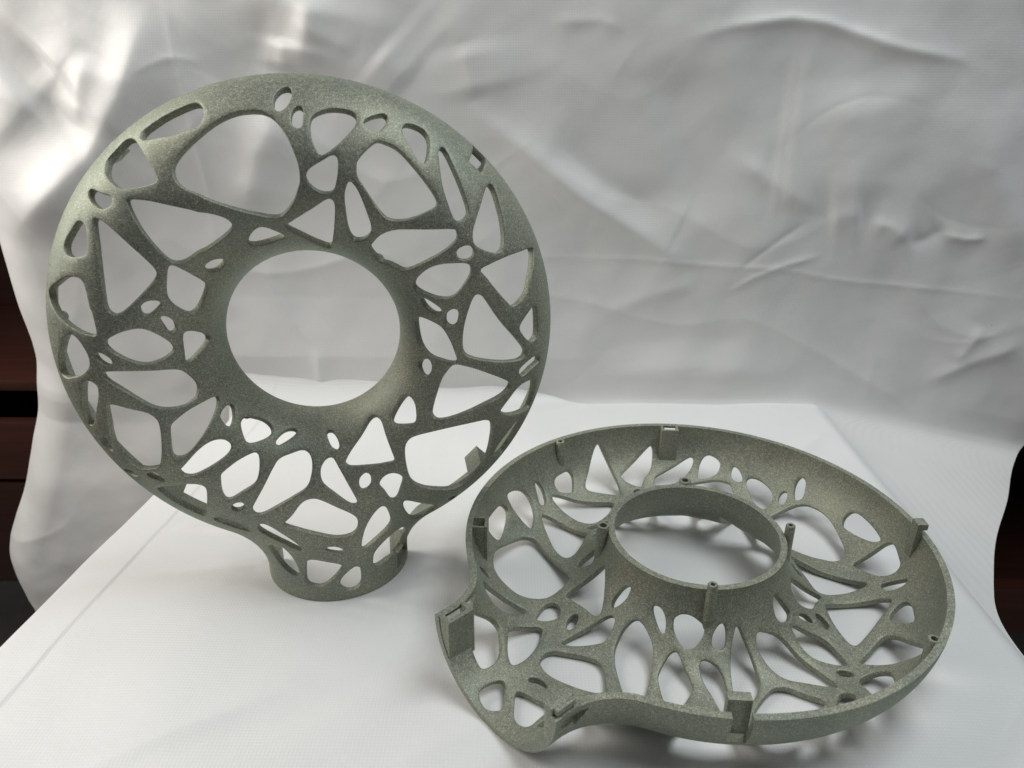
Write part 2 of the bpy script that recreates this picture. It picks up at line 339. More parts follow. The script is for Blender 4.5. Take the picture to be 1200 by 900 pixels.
# ---------------------------------------------------------------- the two openwork half rings
# All shell dimensions are in units of the ring radius; RAD turns them into metres.
RAD = 0.15
RH = 0.352; A = (1-RH)/2; D = 0.315; WN = 0.324; FR = 0.25; YE = 1.163; T = 0.027
LX = A*(math.pi/2-1)
CX = WN+FR; CY = -math.sqrt((1+FR)**2-CX**2); TA = math.atan2(CX, -CY); AMAX = math.atan2(-CY, CX)
HOLES_A = [
[(-0.493,0.828),(-0.446,0.830),(-0.391,0.834),(-0.340,0.848),(-0.294,0.861),(-0.279,0.894),(-0.281,0.931),(-0.304,0.966),(-0.334,0.973),(-0.388,0.954),(-0.442,0.929),(-0.488,0.897),(-0.518,0.870),(-0.515,0.841)],
[(-0.650,0.716),(-0.623,0.687),(-0.584,0.660),(-0.544,0.654),(-0.476,0.663),(-0.442,0.674),(-0.439,0.693),(-0.470,0.748),(-0.512,0.805),(-0.549,0.843),(-0.590,0.852),(-0.628,0.816),(-0.661,0.776),(-0.660,0.746)],
[(-0.378,0.682),(-0.351,0.650),(-0.311,0.631),(-0.277,0.611),(-0.212,0.581),(-0.136,0.550),(-0.072,0.530),(-0.037,0.537),(0.004,0.588),(0.027,0.639),(0.037,0.668),(0.038,0.711),(0.028,0.758),(0.004,0.825),(-0.027,0.877),(-0.059,0.905),(-0.098,0.916),(-0.162,0.912),(-0.220,0.887),(-0.268,0.852),(-0.332,0.793),(-0.367,0.753),(-0.383,0.720)],
[(-0.726,0.656),(-0.722,0.637),(-0.702,0.615),(-0.669,0.593),(-0.641,0.587),(-0.615,0.599),(-0.607,0.616),(-0.618,0.633),(-0.665,0.648),(-0.709,0.664)],
[(-0.828,0.433),(-0.796,0.419),(-0.737,0.425),(-0.720,0.445),(-0.717,0.475),(-0.723,0.519),(-0.742,0.545),(-0.770,0.546),(-0.796,0.521),(-0.828,0.485),(-0.840,0.459)],
[(-0.688,0.514),(-0.681,0.456),(-0.680,0.367),(-0.682,0.286),(-0.681,0.239),(-0.668,0.218),(-0.644,0.214),(-0.607,0.236),(-0.556,0.277),(-0.511,0.318),(-0.491,0.346),(-0.490,0.370),(-0.509,0.403),(-0.547,0.450),(-0.598,0.504),(-0.648,0.546),(-0.678,0.557),(-0.691,0.551)],
[(-0.552,0.605),(-0.539,0.571),(-0.509,0.508),(-0.473,0.447),(-0.440,0.400),(-0.414,0.386),(-0.381,0.389),(-0.338,0.413),(-0.308,0.423),(-0.255,0.456),(-0.220,0.488),(-0.210,0.516),(-0.232,0.543),(-0.276,0.562),(-0.321,0.571),(-0.329,0.576),(-0.401,0.595),(-0.475,0.613),(-0.535,0.621),(-0.553,0.617)],
[(-0.461,0.328),(-0.469,0.266),(-0.452,0.221),(-0.410,0.176),(-0.377,0.163),(-0.345,0.185),(-0.323,0.233),(-0.325,0.265),(-0.353,0.307),(-0.400,0.357),(-0.432,0.381),(-0.447,0.376)],
[(-0.561,0.204),(-0.538,0.200),(-0.508,0.220),(-0.494,0.237),(-0.509,0.254),(-0.542,0.255),(-0.564,0.240),(-0.567,0.221)],
[(-0.498,0.151),(-0.484,0.118),(-0.466,0.113),(-0.457,0.124),(-0.462,0.155),(-0.483,0.183),(-0.509,0.188)],
[(-0.444,0.030),(-0.445,-0.008),(-0.423,-0.013),(-0.380,0.004),(-0.330,0.024),(-0.314,0.036),(-0.346,0.065),(-0.397,0.095),(-0.429,0.103),(-0.440,0.087)],
[(-0.708,0.089),(-0.680,0.060),(-0.628,0.027),(-0.582,0.013),(-0.527,0.019),(-0.484,0.037),(-0.478,0.055),(-0.499,0.090),(-0.541,0.132),(-0.585,0.155),(-0.643,0.149),(-0.690,0.129),(-0.711,0.111)],
[(-0.748,0.036),(-0.723,0.019),(-0.705,0.021),(-0.701,0.038),(-0.715,0.058),(-0.743,0.072),(-0.759,0.060)],
[(-0.736,-0.041),(-0.688,-0.080),(-0.636,-0.126),(-0.588,-0.162),(-0.535,-0.177),(-0.473,-0.174),(-0.430,-0.152),(-0.412,-0.118),(-0.421,-0.088),(-0.459,-0.047),(-0.494,-0.028),(-0.568,-0.016),(-0.653,-0.006),(-0.728,-0.004),(-0.747,-0.019)],
[(-0.961,0.256),(-0.929,0.222),(-0.875,0.181),(-0.811,0.150),(-0.761,0.136),(-0.740,0.137),(-0.733,0.154),(-0.735,0.223),(-0.740,0.238),(-0.745,0.305),(-0.757,0.340),(-0.788,0.351),(-0.840,0.346),(-0.887,0.326),(-0.963,0.291)],
[(-0.885,0.114),(-0.919,0.069),(-0.962,0.006),(-0.985,-0.045),(-0.956,-0.060),(-0.910,-0.053),(-0.837,-0.024),(-0.798,0.007),(-0.786,0.042),(-0.796,0.086),(-0.823,0.127),(-0.856,0.134)],
[(-0.865,-0.123),(-0.889,-0.188),(-0.900,-0.258),(-0.882,-0.266),(-0.853,-0.242),(-0.821,-0.190),(-0.819,-0.183),(-0.789,-0.116),(-0.779,-0.070),(-0.794,-0.050),(-0.818,-0.047),(-0.839,-0.062)],
[(-0.768,-0.169),(-0.777,-0.235),(-0.792,-0.314),(-0.783,-0.387),(-0.746,-0.431),(-0.705,-0.446),(-0.653,-0.436),(-0.620,-0.419),(-0.602,-0.372),(-0.590,-0.309),(-0.585,-0.249),(-0.591,-0.212),(-0.621,-0.181),(-0.673,-0.161),(-0.732,-0.141),(-0.761,-0.147)],
[(-0.557,-0.313),(-0.561,-0.369),(-0.543,-0.386),(-0.505,-0.375),(-0.456,-0.330),(-0.404,-0.271),(-0.360,-0.211),(-0.343,-0.175),(-0.352,-0.164),(-0.400,-0.173),(-0.477,-0.198),(-0.534,-0.233),(-0.548,-0.254)],
[(-0.536,-0.469),(-0.498,-0.472),(-0.430,-0.442),(-0.366,-0.404),(-0.339,-0.374),(-0.342,-0.351),(-0.371,-0.333),(-0.415,-0.335),(-0.466,-0.363),(-0.528,-0.423),(-0.548,-0.445)],
[(-0.355,-0.263),(-0.341,-0.285),(-0.324,-0.286),(-0.306,-0.259),(-0.294,-0.220),(-0.299,-0.202),(-0.330,-0.210),(-0.358,-0.239)],
[(-0.288,-0.325),(-0.280,-0.358),(-0.254,-0.365),(-0.205,-0.352),(-0.176,-0.329),(-0.172,-0.298),(-0.190,-0.269),(-0.235,-0.256),(-0.265,-0.260),(-0.286,-0.281)],
[(-0.162,-0.386),(-0.139,-0.376),(-0.105,-0.353),(-0.085,-0.327),(-0.099,-0.312),(-0.131,-0.325),(-0.166,-0.361),(-0.172,-0.379)],
[(0.032,-0.404),(0.054,-0.424),(0.065,-0.416),(0.061,-0.387),(0.038,-0.338),(0.020,-0.330),(0.015,-0.349)],
[(-0.405,-0.554),(-0.397,-0.594),(-0.376,-0.599),(-0.327,-0.569),(-0.273,-0.535),(-0.253,-0.499),(-0.242,-0.447),(-0.242,-0.412),(-0.263,-0.405),(-0.326,-0.429),(-0.385,-0.467),(-0.399,-0.490)],
[(-0.296,-0.684),(-0.270,-0.689),(-0.209,-0.657),(-0.130,-0.612),(-0.073,-0.575),(-0.049,-0.523),(-0.042,-0.471),(-0.051,-0.428),(-0.074,-0.409),(-0.112,-0.419),(-0.164,-0.440),(-0.195,-0.477),(-0.235,-0.543),(-0.284,-0.622),(-0.300,-0.656)],
[(-0.006,-0.563),(0.042,-0.617),(0.096,-0.672),(0.123,-0.675),(0.127,-0.651),(0.097,-0.577),(0.063,-0.503),(0.039,-0.457),(0.017,-0.455),(-0.004,-0.480),(-0.014,-0.515)],
[(0.093,-0.487),(0.118,-0.497),(0.212,-0.496),(0.248,-0.492),(0.290,-0.482),(0.282,-0.446),(0.256,-0.381),(0.227,-0.315),(0.197,-0.291),(0.189,-0.285),(0.168,-0.296),(0.144,-0.363),(0.102,-0.440),(0.087,-0.475)],
[(0.148,-0.605),(0.171,-0.601),(0.189,-0.577),(0.190,-0.543),(0.170,-0.529),(0.145,-0.550),(0.138,-0.580)],
[(0.241,-0.620),(0.267,-0.667),(0.292,-0.663),(0.312,-0.606),(0.322,-0.566),(0.313,-0.546),(0.281,-0.536),(0.245,-0.549),(0.222,-0.585)],
[(0.338,-0.508),(0.356,-0.576),(0.402,-0.619),(0.470,-0.653),(0.538,-0.682),(0.596,-0.682),(0.651,-0.649),(0.693,-0.600),(0.708,-0.508),(0.711,-0.440),(0.711,-0.384),(0.702,-0.341),(0.679,-0.321),(0.630,-0.323),(0.548,-0.336),(0.453,-0.358),(0.375,-0.380),(0.342,-0.404),(0.332,-0.440)],
[(0.750,-0.304),(0.788,-0.329),(0.860,-0.351),(0.940,-0.366),(0.952,-0.295),(0.930,-0.205),(0.888,-0.189),(0.830,-0.198),(0.775,-0.251),(0.743,-0.291)],
[(0.452,-0.288),(0.473,-0.304),(0.514,-0.301),(0.584,-0.280),(0.667,-0.248),(0.747,-0.219),(0.783,-0.191),(0.782,-0.164),(0.727,-0.127),(0.646,-0.088),(0.578,-0.069),(0.543,-0.072),(0.512,-0.105),(0.486,-0.143),(0.461,-0.216),(0.449,-0.270)],
[(0.590,-0.018),(0.624,-0.038),(0.692,-0.054),(0.764,-0.067),(0.831,-0.072),(0.861,-0.054),(0.852,-0.027),(0.809,0.027),(0.740,0.109),(0.683,0.196),(0.661,0.223),(0.636,0.219),(0.611,0.159),(0.590,0.081),(0.583,0.021)],
[(0.365,0.041),(0.379,-0.005),(0.426,-0.041),(0.494,-0.055),(0.543,-0.060),(0.562,-0.047),(0.556,-0.023),(0.534,0.035),(0.500,0.085),(0.444,0.105),(0.399,0.105),(0.371,0.084)],
[(0.400,0.229),(0.444,0.213),(0.507,0.206),(0.558,0.219),(0.597,0.263),(0.622,0.301),(0.628,0.328),(0.615,0.347),(0.577,0.352),(0.513,0.348),(0.465,0.329),(0.423,0.291),(0.398,0.251)],
[(0.437,0.156),(0.473,0.138),(0.504,0.146),(0.505,0.162),(0.477,0.182),(0.439,0.198),(0.419,0.189)],
[(0.522,0.099),(0.542,0.091),(0.562,0.104),(0.573,0.134),(0.572,0.161),(0.550,0.166),(0.524,0.143),(0.517,0.115)],
[(0.385,-0.109),(0.401,-0.125),(0.427,-0.128),(0.447,-0.107),(0.449,-0.078),(0.433,-0.060),(0.395,-0.069),(0.378,-0.091)],
[(0.286,-0.324),(0.331,-0.328),(0.375,-0.322),(0.384,-0.297),(0.375,-0.246),(0.347,-0.217),(0.315,-0.219),(0.289,-0.253),(0.271,-0.305)],
[(0.840,0.038),(0.871,0.003),(0.902,-0.009),(0.930,0.014),(0.933,0.076),(0.928,0.133),(0.899,0.139),(0.844,0.097),(0.826,0.068)],
[(0.846,-0.154),(0.901,-0.134),(0.953,-0.124),(0.955,-0.101),(0.915,-0.082),(0.855,-0.098),(0.826,-0.123)],
[(0.685,0.290),(0.730,0.230),(0.775,0.177),(0.794,0.161),(0.832,0.176),(0.874,0.209),(0.897,0.251),(0.919,0.289),(0.950,0.344),(0.953,0.380),(0.874,0.375),(0.776,0.360),(0.699,0.338),(0.663,0.320)],
[(0.645,0.417),(0.684,0.393),(0.732,0.379),(0.762,0.391),(0.779,0.433),(0.785,0.499),(0.784,0.573),(0.779,0.635),(0.759,0.649),(0.732,0.632),(0.695,0.578),(0.651,0.495),(0.639,0.454)],
[(0.586,0.365),(0.621,0.363),(0.641,0.381),(0.639,0.405),(0.617,0.417),(0.584,0.408),(0.572,0.390)],
[(0.536,0.644),(0.555,0.557),(0.573,0.513),(0.600,0.509),(0.625,0.528),(0.629,0.559),(0.615,0.627),(0.598,0.698),(0.581,0.766),(0.568,0.788),(0.549,0.775),(0.539,0.745)],
[(0.269,0.324),(0.312,0.317),(0.356,0.304),(0.386,0.314),(0.450,0.352),(0.526,0.397),(0.575,0.438),(0.581,0.463),(0.567,0.479),(0.466,0.482),(0.359,0.482),(0.300,0.460),(0.260,0.415),(0.245,0.377)],
[(0.234,0.673),(0.258,0.628),(0.297,0.556),(0.330,0.521),(0.376,0.516),(0.427,0.527),(0.490,0.553),(0.512,0.569),(0.509,0.594),(0.477,0.651),(0.431,0.717),(0.386,0.771),(0.337,0.796),(0.312,0.799),(0.280,0.776),(0.241,0.735),(0.232,0.706)],
[(0.418,0.807),(0.442,0.753),(0.464,0.719),(0.480,0.719),(0.496,0.749),(0.514,0.802),(0.514,0.839),(0.494,0.866),(0.449,0.878),(0.424,0.867),(0.412,0.841)],
[(0.282,0.849),(0.306,0.835),(0.327,0.836),(0.352,0.863),(0.365,0.892),(0.361,0.912),(0.333,0.908),(0.293,0.889),(0.272,0.868)],
[(0.086,0.829),(0.092,0.790),(0.110,0.754),(0.132,0.756),(0.173,0.784),(0.226,0.834),(0.251,0.873),(0.248,0.902),(0.220,0.919),(0.170,0.923),(0.130,0.912),(0.099,0.892),(0.088,0.865)],
[(-0.030,0.918),(-0.016,0.909),(0.006,0.921),(0.024,0.958),(0.030,1.001),(0.019,1.027),(-0.007,1.021),(-0.029,0.986),(-0.035,0.952)],
[(0.026,0.860),(0.039,0.845),(0.056,0.847),(0.064,0.870),(0.067,0.918),(0.052,0.931),(0.032,0.915),(0.024,0.881)],
[(0.059,0.670),(0.078,0.640),(0.110,0.622),(0.144,0.626),(0.160,0.660),(0.171,0.713),(0.170,0.746),(0.151,0.753),(0.121,0.737),(0.075,0.710),(0.059,0.689)],
[(-0.026,0.472),(0.016,0.422),(0.062,0.354),(0.086,0.331),(0.108,0.379),(0.133,0.483),(0.145,0.557),(0.144,0.592),(0.122,0.600),(0.069,0.566),(0.005,0.523),(-0.034,0.491)],
[(0.179,0.541),(0.180,0.461),(0.193,0.416),(0.238,0.434),(0.266,0.478),(0.258,0.541),(0.233,0.625),(0.208,0.662),(0.196,0.653),(0.182,0.610)],
[(-0.164,0.410),(-0.145,0.395),(-0.107,0.395),(-0.057,0.416),(-0.043,0.433),(-0.053,0.451),(-0.097,0.487),(-0.125,0.493),(-0.152,0.471),(-0.167,0.438)],
[(-0.313,0.321),(-0.280,0.311),(-0.255,0.334),(-0.256,0.361),(-0.280,0.375),(-0.311,0.369),(-0.328,0.351)],
[(-0.372,-0.657),(-0.345,-0.654),(-0.323,-0.629),(-0.333,-0.613),(-0.359,-0.615),(-0.382,-0.637)],
[(-0.661,-0.574),(-0.631,-0.618),(-0.582,-0.662),(-0.541,-0.692),(-0.501,-0.699),(-0.472,-0.612),(-0.460,-0.543),(-0.473,-0.518),(-0.510,-0.509),(-0.556,-0.512),(-0.625,-0.527),(-0.674,-0.556)],
[(-0.663,-0.491),(-0.614,-0.499),(-0.646,-0.454),(-0.691,-0.470)],
[(-0.870,-0.344),(-0.848,-0.375),(-0.816,-0.377),(-0.807,-0.333),(-0.832,-0.298),(-0.866,-0.307)],
[(-0.807,-0.516),(-0.773,-0.516),(-0.736,-0.498),(-0.765,-0.473),(-0.827,-0.495)],
[(-0.467,-0.738),(-0.435,-0.760),(-0.382,-0.788),(-0.331,-0.794),(-0.334,-0.719),(-0.370,-0.692),(-0.416,-0.690),(-0.472,-0.715)],
[(-0.289,-0.786),(-0.247,-0.822),(-0.184,-0.857),(-0.132,-0.886),(-0.122,-0.877),(-0.145,-0.842),(-0.192,-0.794),(-0.244,-0.746),(-0.275,-0.734),(-0.294,-0.753)],
[(-0.271,-0.968),(-0.242,-1.016),(-0.185,-1.043),(-0.156,-1.035),(-0.163,-0.961),(-0.191,-0.898),(-0.225,-0.869),(-0.278,-0.891)],
[(-0.134,-1.058),(-0.113,-1.082),(-0.062,-1.082),(-0.009,-1.046),(0.028,-1.004),(0.037,-0.975),(-0.024,-0.951),(-0.077,-0.935),(-0.109,-0.941),(-0.122,-0.971)],
[(0.026,-1.098),(0.058,-1.121),(0.097,-1.118),(0.120,-1.091),(0.120,-1.026),(0.106,-1.001),(0.081,-1.001),(0.034,-1.040),(0.019,-1.077)],
[(-0.008,-0.901),(0.039,-0.914),(0.055,-0.905),(0.030,-0.879),(-0.008,-0.873),(-0.030,-0.883)],
[(-0.175,-0.751),(-0.125,-0.773),(-0.046,-0.807),(0.023,-0.830),(0.083,-0.826),(0.115,-0.801),(0.122,-0.750),(0.103,-0.719),(0.048,-0.681),(-0.018,-0.637),(-0.057,-0.626),(-0.099,-0.642),(-0.145,-0.699),(-0.181,-0.735)],
[(0.130,-0.903),(0.143,-0.916),(0.190,-0.888),(0.243,-0.849),(0.266,-0.808),(0.258,-0.745),(0.242,-0.697),(0.218,-0.697),(0.179,-0.743),(0.147,-0.807),(0.130,-0.874)],
[(0.179,-1.021),(0.200,-1.041),(0.267,-1.043),(0.350,-1.058),(0.389,-1.033),(0.348,-0.913),(0.323,-0.869),(0.285,-0.876),(0.237,-0.904),(0.188,-0.949),(0.176,-0.994)],
[(0.821,-0.601),(0.864,-0.546),(0.908,-0.445),(0.905,-0.394),(0.874,-0.374),(0.823,-0.405),(0.762,-0.471),(0.736,-0.523),(0.742,-0.555),(0.783,-0.589)],
[(0.585,-0.837),(0.582,-0.782),(0.543,-0.752),(0.532,-0.775),(0.556,-0.813)],
[(0.502,-0.866),(0.502,-0.824),(0.459,-0.765),(0.395,-0.715),(0.329,-0.679),(0.318,-0.709),(0.335,-0.773),(0.365,-0.834),(0.414,-0.880),(0.462,-0.891)]]
HOLES_B = [
[(0.848,-0.595),(0.892,-0.539),(0.937,-0.436),(0.933,-0.384),(0.902,-0.364),(0.850,-0.397),(0.789,-0.465),(0.763,-0.518),(0.769,-0.550),(0.810,-0.584)],
[(0.982,-0.340),(0.997,-0.297),(0.989,-0.225),(0.956,-0.182),(0.902,-0.174),(0.844,-0.194),(0.794,-0.239),(0.766,-0.282),(0.796,-0.295),(0.865,-0.313),(0.936,-0.333)],
[(0.992,-0.102),(0.993,-0.079),(0.944,-0.065),(0.889,-0.079),(0.861,-0.104),(0.873,-0.133),(0.927,-0.119)],
[(0.959,0.032),(0.974,0.062),(0.976,0.129),(0.962,0.153),(0.922,0.152),(0.864,0.110),(0.855,0.079),(0.887,0.028),(0.928,0.018)],
[(0.864,0.204),(0.912,0.262),(1.005,0.361),(1.020,0.396),(0.994,0.404),(0.883,0.393),(0.771,0.366),(0.714,0.336),(0.686,0.320),(0.695,0.297),(0.753,0.239),(0.806,0.189),(0.834,0.182)],
[(0.877,-0.039),(0.886,-0.016),(0.844,0.038),(0.784,0.094),(0.708,0.185),(0.663,0.231),(0.626,0.177),(0.584,0.072),(0.589,0.005),(0.656,-0.025),(0.755,-0.037),(0.838,-0.042)],
[(0.797,-0.177),(0.806,-0.151),(0.756,-0.119),(0.664,-0.100),(0.556,-0.087),(0.532,-0.088),(0.490,-0.145),(0.449,-0.232),(0.453,-0.282),(0.492,-0.298),(0.578,-0.279),(0.687,-0.230)],
[(0.634,-0.670),(0.695,-0.614),(0.727,-0.520),(0.738,-0.403),(0.728,-0.338),(0.688,-0.311),(0.585,-0.332),(0.460,-0.359),(0.358,-0.384),(0.340,-0.414),(0.342,-0.474),(0.353,-0.541),(0.387,-0.593),(0.444,-0.645),(0.516,-0.671),(0.578,-0.683)],
[(0.611,-0.839),(0.608,-0.783),(0.568,-0.754),(0.556,-0.777),(0.581,-0.815)],
[(0.526,-0.869),(0.526,-0.827),(0.483,-0.768),(0.418,-0.719),(0.351,-0.685),(0.339,-0.715),(0.357,-0.779),(0.387,-0.840),(0.437,-0.885),(0.486,-0.896)],
[(0.429,-1.066),(0.434,-1.056),(0.395,-0.994),(0.360,-0.922),(0.324,-0.897),(0.289,-0.906),(0.238,-0.939),(0.209,-0.974),(0.199,-1.017),(0.206,-1.055),(0.226,-1.064),(0.283,-1.065),(0.354,-1.064)],
[(0.278,-0.872),(0.293,-0.846),(0.289,-0.792),(0.258,-0.717),(0.232,-0.698),(0.198,-0.734),(0.163,-0.805),(0.148,-0.875),(0.152,-0.928),(0.169,-0.938),(0.216,-0.920)],
[(0.289,-0.679),(0.317,-0.624),(0.329,-0.575),(0.311,-0.545),(0.276,-0.543),(0.242,-0.568),(0.232,-0.598),(0.249,-0.644),(0.275,-0.674)],
[(0.176,-0.601),(0.193,-0.574),(0.193,-0.539),(0.174,-0.525),(0.157,-0.540),(0.143,-0.577),(0.145,-0.607),(0.160,-0.614)],
[(0.122,-0.685),(0.118,-0.627),(0.094,-0.542),(0.065,-0.472),(0.041,-0.444),(0.021,-0.445),(0.008,-0.474),(-0.001,-0.523),(-0.001,-0.561),(0.034,-0.613),(0.081,-0.669),(0.109,-0.689)],
[(0.297,-0.476),(0.279,-0.413),(0.226,-0.332),(0.162,-0.266),(0.145,-0.297),(0.125,-0.353),(0.097,-0.429),(0.088,-0.468),(0.111,-0.487),(0.175,-0.482),(0.267,-0.481)],
[(0.367,-0.313),(0.351,-0.262),(0.307,-0.216),(0.272,-0.237),(0.260,-0.277),(0.294,-0.306),(0.340,-0.322)],
[(0.059,-0.413),(0.067,-0.382),(0.050,-0.323),(0.022,-0.282),(0.014,-0.282),(0.015,-0.332),(0.029,-0.378),(0.050,-0.410)],
[(-0.078,-0.320),(-0.075,-0.298),(-0.093,-0.288),(-0.122,-0.308),(-0.150,-0.346),(-0.161,-0.376),(-0.143,-0.377),(-0.105,-0.350)],
[(-0.163,-0.324),(-0.149,-0.296),(-0.154,-0.264),(-0.177,-0.247),(-0.217,-0.248),(-0.242,-0.255),(-0.264,-0.285),(-0.272,-0.337),(-0.253,-0.370),(-0.216,-0.363),(-0.184,-0.345)],
[(-0.079,-0.586),(-0.049,-0.542),(-0.032,-0.474),(-0.036,-0.425),(-0.052,-0.396),(-0.082,-0.394),(-0.131,-0.421),(-0.167,-0.451),(-0.217,-0.522),(-0.257,-0.594),(-0.286,-0.652),(-0.282,-0.692),(-0.248,-0.708),(-0.206,-0.688),(-0.130,-0.633)],
[(-0.256,-0.536),(-0.241,-0.506),(-0.226,-0.443),(-0.228,-0.408),(-0.245,-0.399),(-0.304,-0.432),(-0.349,-0.454),(-0.378,-0.478),(-0.394,-0.530),(-0.404,-0.582),(-0.392,-0.614),(-0.367,-0.624),(-0.322,-0.595),(-0.274,-0.555)],
[(-0.328,-0.379),(-0.323,-0.358),(-0.343,-0.341),(-0.381,-0.337),(-0.428,-0.356),(-0.479,-0.401),(-0.525,-0.455),(-0.534,-0.486),(-0.513,-0.492),(-0.449,-0.456),(-0.388,-0.429),(-0.352,-0.405)],
[(-0.384,-0.271),(-0.334,-0.212),(-0.306,-0.177),(-0.309,-0.164),(-0.363,-0.178),(-0.432,-0.203),(-0.500,-0.242),(-0.532,-0.271),(-0.554,-0.326),(-0.561,-0.381),(-0.548,-0.417),(-0.509,-0.398),(-0.457,-0.350),(-0.415,-0.307)],
[(-0.298,-0.281),(-0.276,-0.253),(-0.259,-0.209),(-0.265,-0.196),(-0.294,-0.205),(-0.330,-0.236),(-0.344,-0.264),(-0.334,-0.286),(-0.316,-0.292)],
[(-0.395,-0.146),(-0.376,-0.128),(-0.381,-0.106),(-0.433,-0.057),(-0.484,-0.041),(-0.566,-0.042),(-0.647,-0.038),(-0.725,-0.047),(-0.744,-0.064),(-0.718,-0.083),(-0.650,-0.126),(-0.583,-0.174),(-0.522,-0.185),(-0.460,-0.176),(-0.425,-0.164)],
[(-0.449,0.022),(-0.455,0.051),(-0.503,0.086),(-0.572,0.128),(-0.650,0.114),(-0.710,0.083),(-0.698,0.063),(-0.652,0.030),(-0.594,0.002),(-0.534,0.001),(-0.477,0.016)],
[(-0.472,0.319),(-0.523,0.408),(-0.587,0.488),(-0.636,0.531),(-0.685,0.538),(-0.691,0.499),(-0.686,0.421),(-0.686,0.297),(-0.684,0.223),(-0.672,0.197),(-0.643,0.201),(-0.569,0.236),(-0.511,0.274)],
[(-0.607,0.597),(-0.606,0.615),(-0.653,0.643),(-0.724,0.661),(-0.718,0.633),(-0.684,0.602),(-0.647,0.586)],
[(-0.432,0.679),(-0.456,0.729),(-0.521,0.818),(-0.567,0.843),(-0.601,0.828),(-0.635,0.778),(-0.659,0.734),(-0.648,0.698),(-0.614,0.669),(-0.561,0.655),(-0.493,0.662),(-0.446,0.670)],
[(-0.281,0.885),(-0.281,0.928),(-0.311,0.961),(-0.364,0.955),(-0.443,0.913),(-0.504,0.862),(-0.505,0.842),(-0.460,0.833),(-0.378,0.844),(-0.307,0.864)],
[(-0.207,0.470),(-0.252,0.506),(-0.321,0.524),(-0.415,0.558),(-0.534,0.596),(-0.541,0.574),(-0.521,0.528),(-0.476,0.446),(-0.430,0.372),(-0.391,0.351),(-0.330,0.374),(-0.258,0.406)],
[(-0.289,0.158),(-0.336,0.259),(-0.427,0.345),(-0.439,0.303),(-0.450,0.234),(-0.438,0.191),(-0.401,0.149),(-0.354,0.130),(-0.311,0.134)],
[(-0.296,-0.007),(-0.275,0.007),(-0.326,0.037),(-0.393,0.063),(-0.410,0.057),(-0.419,0.030),(-0.404,-0.007),(-0.377,-0.021),(-0.338,-0.017)],
[(-0.430,0.095),(-0.433,0.124),(-0.458,0.153),(-0.493,0.157),(-0.485,0.136),(-0.457,0.108)],
[(-0.476,0.198),(-0.476,0.219),(-0.504,0.230),(-0.541,0.220),(-0.552,0.197),(-0.545,0.179),(-0.511,0.183)],
[(-0.717,0.447),(-0.720,0.497),(-0.747,0.535),(-0.790,0.521),(-0.820,0.481),(-0.846,0.431),(-0.824,0.417),(-0.763,0.413),(-0.728,0.423)],
[(-0.737,0.126),(-0.739,0.203),(-0.745,0.308),(-0.784,0.336),(-0.863,0.313),(-1.005,0.246),(-1.005,0.212),(-0.935,0.191),(-0.867,0.162),(-0.808,0.139),(-0.750,0.119)],
[(-0.787,0.025),(-0.801,0.069),(-0.831,0.106),(-0.874,0.109),(-0.920,0.059),(-0.966,-0.004),(-0.990,-0.072),(-0.970,-0.098),(-0.906,-0.069),(-0.832,-0.014),(-0.800,0.005)],
[(-0.696,0.010),(-0.703,0.032),(-0.737,0.050),(-0.760,0.040),(-0.757,0.024),(-0.719,0.003)],
[(0.785,0.411),(0.802,0.538),(0.817,0.652),(0.803,0.669),(0.763,0.642),(0.712,0.580),(0.685,0.496),(0.661,0.449),(0.683,0.426),(0.731,0.405),(0.768,0.402)],
[(0.642,0.532),(0.655,0.568),(0.631,0.683),(0.609,0.780),(0.585,0.797),(0.559,0.754),(0.547,0.697),(0.547,0.637),(0.568,0.578),(0.618,0.517)],
[(0.490,0.721),(0.533,0.791),(0.545,0.844),(0.527,0.875),(0.478,0.884),(0.445,0.867),(0.428,0.812),(0.447,0.760),(0.477,0.723)],
[(0.379,0.885),(0.377,0.910),(0.340,0.904),(0.297,0.871),(0.301,0.847),(0.335,0.836),(0.362,0.854)],
[(0.273,0.866),(0.272,0.901),(0.228,0.918),(0.161,0.910),(0.114,0.878),(0.095,0.836),(0.095,0.787),(0.112,0.767),(0.168,0.781),(0.225,0.822)],
[(0.070,0.858),(0.083,0.897),(0.075,0.927),(0.054,0.929),(0.039,0.893),(0.036,0.858),(0.051,0.848)],
[(0.026,0.949),(0.038,0.999),(0.026,1.041),(-0.004,1.036),(-0.022,0.991),(-0.030,0.939),(-0.016,0.915),(0.005,0.917)],
[(0.136,-1.118),(0.145,-1.092),(0.140,-1.047),(0.126,-1.015),(0.109,-1.012),(0.068,-1.045),(0.029,-1.088),(0.038,-1.115),(0.064,-1.136),(0.104,-1.134)],
[(-0.017,-1.068),(0.033,-1.022),(0.053,-0.994),(0.031,-0.979),(-0.018,-0.965),(-0.078,-0.953),(-0.104,-0.980),(-0.117,-1.035),(-0.121,-1.078),(-0.089,-1.093),(-0.048,-1.087)],
[(0.070,-0.924),(0.067,-0.904),(0.036,-0.885),(-0.005,-0.886),(-0.011,-0.900),(0.028,-0.908),(0.054,-0.926)],
[(0.108,-0.824),(0.123,-0.782),(0.114,-0.749),(0.107,-0.740),(0.051,-0.699),(-0.007,-0.661),(-0.058,-0.648),(-0.104,-0.674),(-0.164,-0.737),(-0.160,-0.767),(-0.134,-0.787),(-0.077,-0.813),(-0.009,-0.838),(0.045,-0.846),(0.093,-0.834)],
